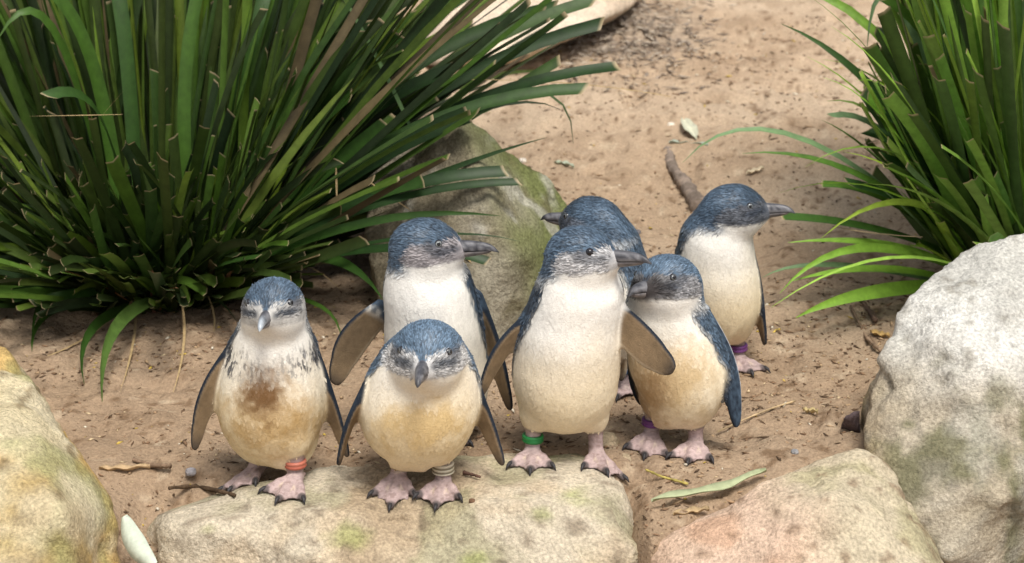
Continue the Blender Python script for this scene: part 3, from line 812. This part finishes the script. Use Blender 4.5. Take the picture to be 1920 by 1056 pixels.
class Clump:
    def __init__(s, label, basepx, rad, group='strappy grass clumps'):
        s.b = onz(*basepx, 0); s.rad = rad
        s.root = tag(empty('grass_clump', s.b), label, 'grass clump', group)
        s.sV, s.sF, s.sC, s.n = [], [], [], 0; s.gain = 1.
    def base(s, phi=None, r=None):
        phi = random.uniform(0, 2*math.pi) if phi is None else phi+random.gauss(0, .6)
        r = s.rad*math.sqrt(random.random()) if r is None else r
        x, y = s.b[0]+r*math.cos(phi), s.b[1]+r*.8*math.sin(phi)
        return np.array([x, y, top(x, y)-.01])
    def add(s, g, name='leaf_blade', mat='blade'):
        V, F, C = g
        mesh_obj(name, V, F, M[mat], s.root, C)
    def stuff(s, g):
        V, F, C = g
        s.sV.append(V); s.sC.append(C); s.sF.append(np.array(F)+s.n); s.n += len(V)
    def flush(s):
        o = mesh_obj('leaf_mass', np.concatenate(s.sV), np.concatenate(s.sF), M['blade'], s.root, np.concatenate(s.sC)); o['kind'] = 'stuff'
    def rnd(s, phi, el, L, wd, arch, ok, bright=0., tries=14, tipmode=None, stuff=False, seg=8, r=None):
        for _ in range(tries):
            ph = phi(); e = el(); l_ = L(ph, e)
            b = s.base(ph, r() if r else None)
            dirv = np.array([math.cos(e)*math.cos(ph), math.cos(e)*math.sin(ph), math.sin(e)])
            t = b+dirv*l_
            a = arch()
            ctrl = b+dirv*l_*.5+np.array([0, 0, 1])*l_*a
            t = t-np.array([0, 0, 1])*l_*a*.5
            if t[2] < .01: continue
            px, py = proj(np.array([b*.15+ctrl*.5+t*.35, b*.04+ctrl*.30+t*.66, t]))
            if all(ok(x, y) for x, y in zip(px, py)):
                g_ = blade(b, ctrl, t, wd()*random.uniform(.62, .98), rcol(bright, s.gain), tipmode or ('cut' if random.random() < .72 else 'pt'), seg, random.uniform(.08, .3), random.gauss(0, .5), roll=random.gauss(-.5*math.cos(ph), .5))
                (s.stuff if stuff else s.add)(g_); return True
        return False
    def spec(s, tip, mid, wd, colr, tipmode='cut', name='leaf_blade', mat='blade', fold=.15, twist=0., r=.5, seg=12, base=None, roll=0.):
        t = ony(tip[0], tip[1], s.b[1]+tip[2]); m = ony(mid[0], mid[1], s.b[1]+mid[2])
        if base is None:
            ph = math.atan2(m[1]-s.b[1], m[0]-s.b[0]); b = s.base(ph, s.rad*r)
        else: b = ony(base[0], base[1], s.b[1]+base[2])
        s.add(blade(b, 2*m-.5*(b+t), t, wd, colr, tipmode, seg, fold, twist, roll=roll), name, mat)
U = random.uniform
# --- the big clump on the left
LC = Clump('huge dark green strappy grass clump with cut blade ends behind the stained penguin', (300, 545), .13)
def lok(x, y):
    xm = np.interp(y, [-400, 0, 60, 110, 170, 210, 260, 340, 400, 440, 490, 530, 560, 600], [1300, 1080, 1100, 1090, 1010, 900, 860, 830, 790, 730, 690, 620, 500, 380])
    return x < xm and y < (600 if x < 120 else 585)
away = lambda: U(R(-12), R(192))
for _ in range(800):      # the dense heart
    LC.rnd(lambda: U(0, 2*math.pi), lambda: R(U(22, 84)), lambda p, e: U(.20, .55)*(1 if math.sin(p) > -.2 else .55), lambda: U(.010, .021), lambda: U(0, .2), lok, stuff=True, seg=6)
for _ in range(320):
    LC.rnd(lambda: U(R(-20), R(200)), lambda: R(U(5, 60)), lambda p, e: U(.45, .95), lambda: U(.011, .022), lambda: U(0, .10), lok, stuff=True, seg=6)
for _ in range(90):      # long upright and leaning blades
    LC.rnd(away, lambda: R(U(10, 78)), lambda p, e: U(.5, 1.0), lambda: U(.011, .024), lambda: random.choice((U(0, .1), U(.08, .28))), lok, bright=.15)
for _ in range(170):     # upright back rows
    LC.rnd(lambda: U(R(20), R(170)), lambda: R(U(40, 86)), lambda p, e: U(.45, .95), lambda: U(.014, .024), lambda: U(0, .1), lok, stuff=True, seg=6)
for _ in range(120):     # short stubs between them
    LC.rnd(lambda: U(R(190), R(350)), lambda: R(U(4, 70)), lambda p, e: U(.12, .32), lambda: U(.012, .022), lambda: U(0, .2), lok, tipmode='cut', stuff=True, seg=5)
for _ in range(85):      # cut stubs turned to the viewer
    LC.rnd(lambda: U(R(190), R(350)), lambda: R(U(4, 75)), lambda p, e: U(.14, .42), lambda: U(.017, .025), lambda: U(0, .16), lok, tipmode='cut', bright=-.15)
for _ in range(32):      # low blades to the left and right
    LC.rnd(lambda: random.choice((U(R(150), R(225)), U(R(-45), R(30)))), lambda: R(U(4, 26)), lambda p, e: U(.28, .60), lambda: U(.016, .024), lambda: U(.02, .14), lok)
for _ in range(36):      # out over the mossy rock
    LC.rnd(lambda: U(R(-40), R(25)), lambda: R(U(6, 40)), lambda p, e: U(.35, .72), lambda: U(.016, .024), lambda: U(.0, .10), lok)
D1, D2, D3, D4 = (.028, .075, .016), (.05, .125, .02), (.085, .19, .025), (.10, .17, .06)
for (tip, mid, wd, c, tm) in [
    ((1160, 126, .05), (760, 250, .03), .020, D1, 'cut'), ((1098, 168, .02), (720, 270, .0), .020, D2, 'cut'), ((1130, 45, .15), (760, 210, .1), .020, D1, 'cut'),
    ((1118, 0, .15), (740, 190, .1), .021, D4, 'cut'), ((1042, 15, .2), (700, 180, .1), .022, D2, 'cut'), ((1025, 258, -.10), (720, 370, -.08), .012, D1, 'pt'),
    ((948, 322, -.13), (660, 385, -.12), .018, D1, 'cut'), ((974, 342, -.15), (660, 400, -.13), .012, D1, 'cut'), ((938, 405, -.20), (640, 430, -.16), .015, D2, 'pt'),
    ((795, 340, -.16), (600, 410, -.10), .020, D2, 'cut'), ((880, 215, -.06), (640, 340, -.05), .026, D1, 'cut'), ((725, 232, -.05), (560, 370, -.03), .024, D2, 'cut'),
    ((1050, 205, .04), (800, 250, .03), .009, D1, 'pt'), ((975, 453, -.23), (700, 455, -.18), .007, D1, 'pt'), ((915, 492, -.25), (680, 470, -.18), .015, D1, 'cut'),
    ((717, 560, -.30), (560, 480, -.12), .022, D2, 'pt'), ((660, 180, -.02), (500, 340, 0), .022, D2, 'cut'), ((640, 85, 0), (480, 320, 0), .019, D3, 'cut'),
    ((750, 65, .05), (560, 250, .03), .022, D2, 'cut'), ((852, 130, .05), (620, 270, .03), .022, D1, 'cut'), ((1075, 270, .1), (900, 195, .1), .010, D4, 'pt'),
    ((90, 182, -.2), (200, 250, -.12), .018, D2, 'cut'), ((-5, 75, -.1), (115, 90, -.05), .022, D3, 'pt'), ((60, 640, -.21), (110, 545, -.12), .014, D2, 'pt'),
    ((-10, 640, -.21), (40, 540, -.05), .015, D1, 'pt'), ((60, 660, -.25), (100, 585, -.1), .012, D3, 'pt'), ((158, 722, -.39), (190, 600, -.22), .015, D2, 'pt'), ((192, 760, -.45), (228, 600, -.28), .019, (.13, .24, .05), 'pt'),
    ((8, 522, -.15), (150, 530, -.08), .020, D1, 'cut'), ((20, 555, -.2), (160, 545, -.1), .020, D1, 'cut'), ((60, 570, -.2), (190, 548, -.14), .019, D2, 'cut'), ((480, 485, -.25), (390, 512, -.15), .018, D2, 'cut'),
    ((640, 640, -.23), (560, 560, -.14), .008, D3, 'pt'), ((445, 605, -.15), (395, 555, -.08), .007, D4, 'pt'),
    ((100, -10, -.05), (190, 190, -.03), .024, D3, 'cut'), ((380, -40, .05), (345, 220, 0), .02, D3, 'cut'), ((500, -30, .05), (440, 200, 0), .022, D2, 'cut'), ((215, -40, .05), (245, 180, 0), .022, D2, 'cut')]:
    LC.spec(tip, mid, wd, np.array(c)*.58, tm, twist=random.gauss(0, .3), roll=U(.5, 1.1)*(-1 if tip[0] > 300 else 1))
# the blade hanging over the top, its root out of view above
LC.spec((768, 243, .02), (715, 130, .03), .016, (.12, .21, .08), 'cut', base=(628, -30, .05))
for (tip, mid, wd, base) in [((1258, 182, .08), (1080, 158, .08), .0055, (885, 150, .08)), ((318, 755, -.44), (345, 640, -.26), .004, (335, 548, -.1)), ((40, 680, -.29), (150, 640, -.21), .005, (250, 560, -.05)),
                             ((225, 735, -.41), (250, 640, -.24), .004, (255, 560, -.06)), ((600, 548, -.1), (540, 525, -.1), .005, (470, 518, -.08)), ((55, 218, -.2), (140, 217, -.18), .004, (230, 215, -.15)),
                             ((970, 590, -.2), (910, 520, -.2), .005, (860, 470, -.18)), ((640, 545, -.12), (600, 512, -.1), .004, (560, 495, -.1)), ((632, 385, -.12), (631, 350, -.12), .003, (630, 315, -.12)),
                             ((395, 640, -.21), (402, 600, -.16), .003, (390, 555, -.12)), ((690, 340, -.1), (740, 375, -.1), .006, (770, 395, -.1)), ((232, 170, -.2), (215, 190, -.2), .003, (190, 218, -.2))]:
    LC.spec(tip, mid, wd, (.40, .29, .15), 'pt' if wd < .0055 else 'cut', 'dry_stalk', 'dry', base=base, fold=.1)
for _ in range(16):       # withered leaves deep in the clump
    ph = U(R(190), R(350)); e = R(U(5, 50)); b = LC.base(ph); l_ = U(.08, .22)
    t = b+l_*np.array([math.cos(e)*math.cos(ph), math.cos(e)*math.sin(ph), math.sin(e)])
    if lok(*[float(v[0]) for v in proj(t)]): LC.add(blade(b, (b+t)/2+np.array([0, 0, .03]), t, U(.004, .010), (U(.16, .36), U(.11, .24), .09), 'pt', 6), 'dry_stalk', 'dry')
LC.flush()
# --- the clump on the right
RC = Clump('tall green strappy grass clump growing behind the large pale boulder', (1940, 545), .11); RC.gain = 2.7
def rok(x, y):
    xm = np.interp(y, [-400, 0, 60, 130, 200, 300, 360, 420, 470, 520], [1560, 1640, 1640, 1610, 1610, 1620, 1640, 1680, 1740, 1800])
    return x > xm and y < 520
for _ in range(260):
    RC.rnd(lambda: U(0, 2*math.pi), lambda: R(U(35, 86)), lambda p, e: U(.25, .6), lambda: U(.013, .02), lambda: U(0, .12), rok, stuff=True, seg=5)
for _ in range(150):
    RC.rnd(lambda: U(R(40), R(215)), lambda: R(U(30, 80)), lambda p, e: U(.5, .95), lambda: U(.016, .024), lambda: U(0, .1), rok, stuff=True, seg=6)
for _ in range(85):
    RC.rnd(lambda: U(R(60), R(210)), lambda: R(U(35, 82)), lambda p, e: U(.5, 1.0), lambda: U(.017, .025), lambda: U(0, .1), rok, bright=.45)
for _ in range(95):
    RC.rnd(lambda: U(R(130), R(250)), lambda: R(U(25, 70)), lambda p, e: U(.25, .58), lambda: U(.017, .025), lambda: U(0, .12), rok, tipmode='cut', bright=-.1)
for _ in range(16):      # loose strands arching out over the sand
    RC.rnd(lambda: U(R(150), R(225)), lambda: R(U(18, 60)), lambda p, e: U(.45, .85), lambda: U(.006, .013), lambda: U(.15, .35), lambda x, y: x > 1440 and y < 590, bright=.6, tipmode='pt', seg=12)
B1, B2 = (.16, .30, .035), (.12, .20, .09)
for (tip, mid, wd, c, tm) in [
    ((1310, -4, .2), (1640, 60, .1), .014, B1, 'pt'), ((1465, 45, .1), (1680, 215, .05), .015, D2, 'pt'), ((1625, 95, .05), (1700, 40, .06), .013, B2, 'pt'),
    ((1280, 305, -.05), (1520, 268, -.03), .011, B2, 'pt'), ((1392, 288, -.08), (1640, 345, -.05), .013, D3, 'pt'), ((1465, 408, -.12), (1690, 445, -.06), .017, D2, 'cut'), ((1540, 348, -.1), (1700, 400, -.05), .017, D3, 'cut'),
    ((1478, 455, -.12), (1700, 470, -.08), .016, B1, 'pt'), ((1462, 550, -.2), (1640, 465, -.12), .013, B1, 'pt'), ((1482, 528, -.18), (1680, 508, -.12), .018, B1, 'pt'), ((1492, 596, -.22), (1660, 545, -.15), .020, B1, 'pt'),
    ((1430, 520, -.1), (1600, 500, -.08), .010, B2, 'pt'), ((1560, 220, .0), (1700, 290, .0), .014, B2, 'cut'), ((1540, 225, .0), (1680, 330, .0), .007, D3, 'pt'),
    ((1645, 108, .05), (1780, 300, .0), .011, D1, 'pt'), ((1655, 0, .0), (1790, 180, .0), .022, D3, 'cut'), ((1620, 160, -.03), (1760, 290, -.02), .021, D1, 'cut'), ((1625, 245, -.06), (1760, 340, -.04), .02, D1, 'cut'), ((1640, 210, -.05), (1770, 320, -.03), .021, D1, 'cut'),
    ((1590, 345, -.1), (1740, 410, -.06), .02, D1, 'cut'), ((1660, 300, -.1), (1780, 380, -.06), .02, D1, 'cut'), ((1715, 460, -.18), (1760, 480, -.15), .02, (.22, .36, .03), 'cut')]:
    RC.spec(tip, mid, wd*1.1, np.array(c)*(1.35 if c in (B1, B2) else .85), tm, twist=random.gauss(0, .3), roll=U(.3, 1.0))
for (tip, mid, wd, base) in [((1560, 290, 0), (1600, 278, 0), .007, (1650, 262, 0)), ((1560, 425, -.1), (1640, 438, -.1), .006, (1730, 445, -.1)), ((1660, 160, 0), (1690, 200, 0), .010, (1720, 250, 0))]:
    RC.spec(tip, mid, wd, (.42, .31, .19), 'cut', 'dry_stalk', 'dry', base=base, fold=.1)
RC.flush()

# ------------------------------------------------------------------ leaves, sticks, pebbles
def leaf(name, pts, wd, colr, label, curl=.004, lift=.004, cat='leaf', group='fallen gum leaves', mat='gum', prof=None):
    """long narrow leaf along ground points given in pixels"""
    P = np.array([gtop(x, y)+np.array([0, 0, lift]) for x, y in pts]); n = 14
    s = np.linspace(0, len(P)-1, n); C_ = np.stack([np.interp(s, range(len(P)), P[:, i]) for i in range(3)], 1)
    C_[1:-1] = (C_[:-2]+C_[2:]+2*C_[1:-1])/4
    T = np.gradient(C_, axis=0); V, col = [], []
    for i in range(n):
        t = i/(n-1); t3 = nrm(T[i]); a = nrm(np.cross(t3, [0, 0, 1])); w_ = wd*max(.05, math.sin(math.pi*min(1, t*.92+.06))**.75)
        for k, e in enumerate((-1, -.5, 0, .5, 1)):
            z = curl*(e*e)+.0015*math.sin(i*1.3+e)
            V.append(C_[i]+a*w_*.5*e+np.array([0, 0, z]))
            col.append(np.array(colr)*(1.15 if k == 2 else U(.86, 1.06)))
    m = len(V); V = np.array(V); V2 = V-np.array([0, 0, .0007])
    F = []
    for i in range(n-1):
        for k in range(4):
            a = i*5+k; F.append([a, a+1, a+6, a+5]); F.append([m+a+5, m+a+6, m+a+1, m+a])
    for i in range(n-1):
        F.append([i*5, i*5+5, m+i*5+5, m+i*5]); F.append([i*5+9, i*5+4, m+i*5+4, m+i*5+9])
    o = mesh_obj(name, np.concatenate([V, V2]), F, M[mat], None, np.array(col+col), origin=C_[0])
    return tag(o, label, cat, group)
def stick(name, pts, r0, r1, colr, label, cat='twig', group='twigs on the sand', emb=.4, n=18):
    P = np.array([gtop(x, y) for x, y in pts]); s = np.linspace(0, len(P)-1, n)
    C_ = np.stack([np.interp(s, range(len(P)), P[:, i]) for i in range(3)], 1)
    C_[1:-1] = (C_[:-2]+C_[2:]+2*C_[1:-1])/4
    rad = np.linspace(r0, r1, n); C_[:, 2] += rad*(1-emb)+.0035*(r0 < .008)
    C_[:, :2] += np.cumsum(rng.normal(0, r0*.12, (n, 2)), 0)*.5
    V, F = tube(C_, rad*(1+.15*rng.normal(0, 1, n)), 9)
    V = V+(r0*.5*fbm(V, .5/r0, 3, 8)+r0*.25*fbm(V, 1.6/r0, 2, 18))[:, None]*nrm([.5, -.5, .7])+rng.normal(0, r0*.05, V.shape)
    q = fbm(V, 60, 3, 5)
    o = mesh_obj(name, V, F, M['wood'], None, mix(np.array(colr)*.7, np.array(colr)*1.25, ss(-.4, .4, q)), origin=C_[0])
    return tag(o, label, cat, group)
def pebble(px, py, r, colr, label, name='pebble', cat='pebble', flat=.65, seed=0, group='loose pebbles'):
    c = gtop(px, py); V, F = ICO[3]
    D = V*np.array([r, r*.8, r*flat])*(1+.22*fbm(V, 1.3, 3, seed))[:, None]
    D = np.where(np.abs(D) > r*.72, np.sign(D)*(r*.72+(np.abs(D)-r*.72)*.3), D)
    P = c+D+np.array([0, 0, r*flat*.45])
    return tag(mesh_obj(name, P, F, M['rock'], None, mix(np.array(colr)*.8, np.array(colr)*1.15, ss(-.4, .4, fbm(P, 120, 2, seed))), origin=c), label, cat, group)

leaf('gum_leaf', [(1222, 958), (1280, 944), (1340, 938), (1390, 918), (1436, 899)], .017, (.36, .40, .24), 'long pale green gum leaf resting along the pinkish rock', lift=.012)
P0 = [(232, 968), (244, 1005), (262, 1035), (288, 1062)]
def slope_leaf(pts, Y, wd, colr, label):
    P = np.array([ony(x, y, yy) for (x, y), yy in zip(pts, Y)]); n = 14; s = np.linspace(0, len(P)-1, n)
    C_ = np.stack([np.interp(s, range(len(P)), P[:, i]) for i in range(3)], 1); C_[1:-1] = (C_[:-2]+C_[2:]+2*C_[1:-1])/4
    T = np.gradient(C_, axis=0); V, col = [], []
    for i in range(n):
        t = i/(n-1); a = nrm(np.cross(nrm(T[i]), -CF)); w_ = wd*max(.08, math.sin(math.pi*min(1, t*.85+.05))**.7)
        for e in (-1, 0, 1):
            V.append(C_[i]+a*w_*.5*e+CF*.004*e*e); col.append(np.array(colr)*(1.1 if e == 0 else U(.9, 1.05)))
    m = len(V); V = np.array(V); V2 = V+CF*.0008; F = []
    for i in range(n-1):
        for k in range(2):
            a = i*3+k; F += [[a, a+1, a+4, a+3], [m+a+3, m+a+4, m+a+1, m+a]]
        F += [[i*3, i*3+3, m+i*3+3, m+i*3], [i*3+5, i*3+2, m+i*3+2, m+i*3+5]]
    tag(mesh_obj('gum_leaf', np.concatenate([V, V2]), F, M['gum'], None, np.array(col+col), origin=C_[0]), label, 'leaf', 'fallen gum leaves')
slope_leaf(P0, (-.225, -.25, -.27, -.29), .026, (.50, .55, .46), 'whitish green gum leaf wedged between the yellowish boulder and the slab')
leaf('gum_leaf', [(1255, 272), (1290, 272), (1328, 277)], .012, (.40, .46, .38), 'grey green gum leaf lying flat beside the broken stick')
leaf('gum_leaf', [(1281, 236), (1293, 252), (1305, 272)], .026, (.50, .50, .38), 'broad pale fallen leaf behind the broken stick', lift=.012)
leaf('gum_leaf', [(1040, 310), (1058, 311), (1076, 318)], .010, (.42, .47, .36), 'small grey green leaf on sand beside the mossy rock')
leaf('gum_leaf', [(1400, 330), (1416, 326), (1432, 320)], .012, (.62, .52, .36), 'small cream dry leaf above the white-chested penguin')
leaf('bark_strip', [(186, 886), (225, 886), (282, 882)], .010, (.50, .36, .21), 'flat tan bark strip beside the yellowish boulder', cat='bark', group='bark strips', mat='dry')
leaf('dry_leaf', [(1632, 628), (1650, 634), (1668, 636)], .014, (.42, .28, .11), 'curled brown dry leaf beside the large boulder', mat='dry', group='dry leaves')
leaf('dry_leaf', [(1505, 776), (1520, 777), (1533, 779)], .008, (.55, .44, .22), 'tiny straw coloured leaf on the sand left of the boulder', mat='dry', group='dry leaves')
leaf('bark_strip', [(1262, 972), (1300, 966), (1330, 962)], .012, (.44, .32, .18), 'short tan bark flake beneath the long gum leaf', cat='bark', group='bark strips', mat='dry')
stick('broken_stick', [(1250, 285), (1258, 318), (1275, 345), (1300, 385), (1310, 400)], .008, .015, (.24, .19, .155), 'thick broken brown stick behind the white-chested penguin', 'stick', n=48)
stick('twig', [(318, 922), (365, 918), (400, 926), (440, 936)], .0022, .0028, (.10, .065, .04), 'thin dark twig lying in front of the stained penguin')
stick('twig', [(250, 868), (285, 880), (320, 882)], .0025, .0035, (.22, .15, .10), 'short brown twig beside the tan bark strip')
stick('twig', [(1210, 886), (1240, 900), (1290, 914)], .0012, .0019, (.40, .33, .10), 'yellow green twig lying on sand below the dark faced penguin')
stick('twig', [(1595, 580), (1625, 640), (1652, 665)], .0018, .0028, (.26, .18, .12), 'thin curved brown twig next to the large boulder')
stick('twig', [(1610, 565), (1630, 590), (1640, 608)], .0030, .0040, (.17, .11, .08), 'short thick twig under the right grass blades')
stick('twig', [(870, 893), (900, 900)], .0025, .0015, (.14, .08, .06), 'short dark twig beside the striped leg band')
stick('twig', [(1345, 815), (1400, 790), (1450, 770), (1490, 758)], .0012, .0014, (.45, .34, .20), 'pale dry stem near the dark faced penguin')
stick('twig', [(1140, 690), (1300, 700)][:1]+[(1430, 745), (1448, 705)], .0012, .0014, (.42, .31, .18), 'fine pale stem lying across the sand') if False else None
pebble(358, 888, .0085, (.40, .38, .40), 'grey pebble in front of the stained penguin', seed=3)
pebble(1195, 438, .0075, (.16, .15, .16), 'dark pebble behind the hidden penguin', seed=4)
pebble(1258, 237, .0085, (.78, .72, .62), 'round white pebble beside the broad pale leaf', seed=5)
pebble(980, 304, .008, (.72, .66, .58), 'white pebble above the mossy rock', seed=6)
pebble(1156, 400, .008, (.78, .76, .72), 'white stone chip behind the hidden penguin', seed=7)
pebble(1006, 945, .005, (.20, .14, .10), 'brown seed pod on the slab', seed=8) if False else None
pebble(1490, 850, .006, (.30, .30, .31), 'grey pebble behind the pinkish rock', seed=9)
pebble(885, 941, .0045, (.22, .13, .08), 'small brown pebble on the slab beside the striped band', seed=10)

# litter: crumbs of bark, husks and soil nobody could count
N = 26000
lx = rng.uniform(-1.05, 1.05, N*3); ly = rng.uniform(-.23, 2.1, N*3)
P = np.stack([lx, ly, np.zeros(N*3)], 1)
dens = ss(-.8, .35, fbm(P, 5, 3, 301))*np.interp(ly, [-.25, .3, .9, 2.1], [1, .9, .45, .35])
keep = np.where(rng.random(N*3) < dens)[0][:N]
P = P[keep]; n = len(P); P[:, 2] = gheight(P[:, 0], P[:, 1])
def chips(P, size, elong, cols, flat=.45):
    n = len(P)
    base = np.array([[1, 0, 0], [-1, 0, 0], [0, 1, 0], [0, -1, 0], [0, 0, 1], [0, 0, -1.]])
    Fb = np.array([[0, 2, 4], [2, 1, 4], [1, 3, 4], [3, 0, 4], [2, 0, 5], [1, 2, 5], [3, 1, 5], [0, 3, 5]])
    B = np.tile(base, (n, 1, 1))*(.7+.6*rng.random((n, 6, 1)))
    B = B*np.stack([size*elong, size*.6, size*flat], 1)[:, None, :]
    a = rng.uniform(0, 2*math.pi, n); c, s = np.cos(a), np.sin(a)
    X = B[..., 0]*c[:, None]-B[..., 1]*s[:, None]; Yv = B[..., 0]*s[:, None]+B[..., 1]*c[:, None]
    Z = B[..., 2]+X*rng.normal(0, .2, n)[:, None]
    V = (np.stack([X, Yv, Z], 2)+P[:, None, :]+np.array([0, 0, 1])*(size*flat*.35)[:, None, None]).reshape(-1, 3)
    F = (Fb[None]+6*np.arange(n)[:, None, None]).reshape(-1, 3)
    return V, F, np.repeat(cols, 6, 0)
pal = np.array([(.10, .065, .04), (.16, .10, .06), (.24, .15, .09), (.30, .20, .12), (.40, .28, .17), (.55, .43, .27), (.50, .36, .08), (.62, .56, .45)])
pr = np.array([.26, .24, .18, .12, .09, .05, .03, .03])
cols = pal[rng.choice(len(pal), n, p=pr)]*rng.uniform(.8, 1.2, (n, 1))
V, F, C = chips(P, .0010+.0036*rng.random(n)**2.6, 1+1.8*rng.random(n)**2, cols)
tag(mesh_obj('sand_litter', V, F, M['litter'], None, C, smooth=False), 'fine bark crumbs and seed husks scattered over the sand', 'litter', kind='stuff')
# the bark litter at the foot of the pale rock
n = 1300
P = moundc+rng.normal(0, 1, (n, 3))*np.array([.10, .17, 0]); P[:, 2] = gheight(P[:, 0], P[:, 1])+rng.random(n)*.012
cols = np.array([(.28, .23, .185), (.36, .30, .24), (.19, .15, .12), (.46, .39, .31)])[rng.integers(0, 4, n)]*rng.uniform(.8, 1.2, (n, 1))
V, F, C = chips(P, .0028+.005*rng.random(n)**2, 1.2+2.2*rng.random(n), cols, .3)
tag(mesh_obj('bark_litter', V, F, M['litter'], None, C, smooth=False), 'grey brown bark litter heaped beside the pale cream rock', 'litter', kind='stuff')
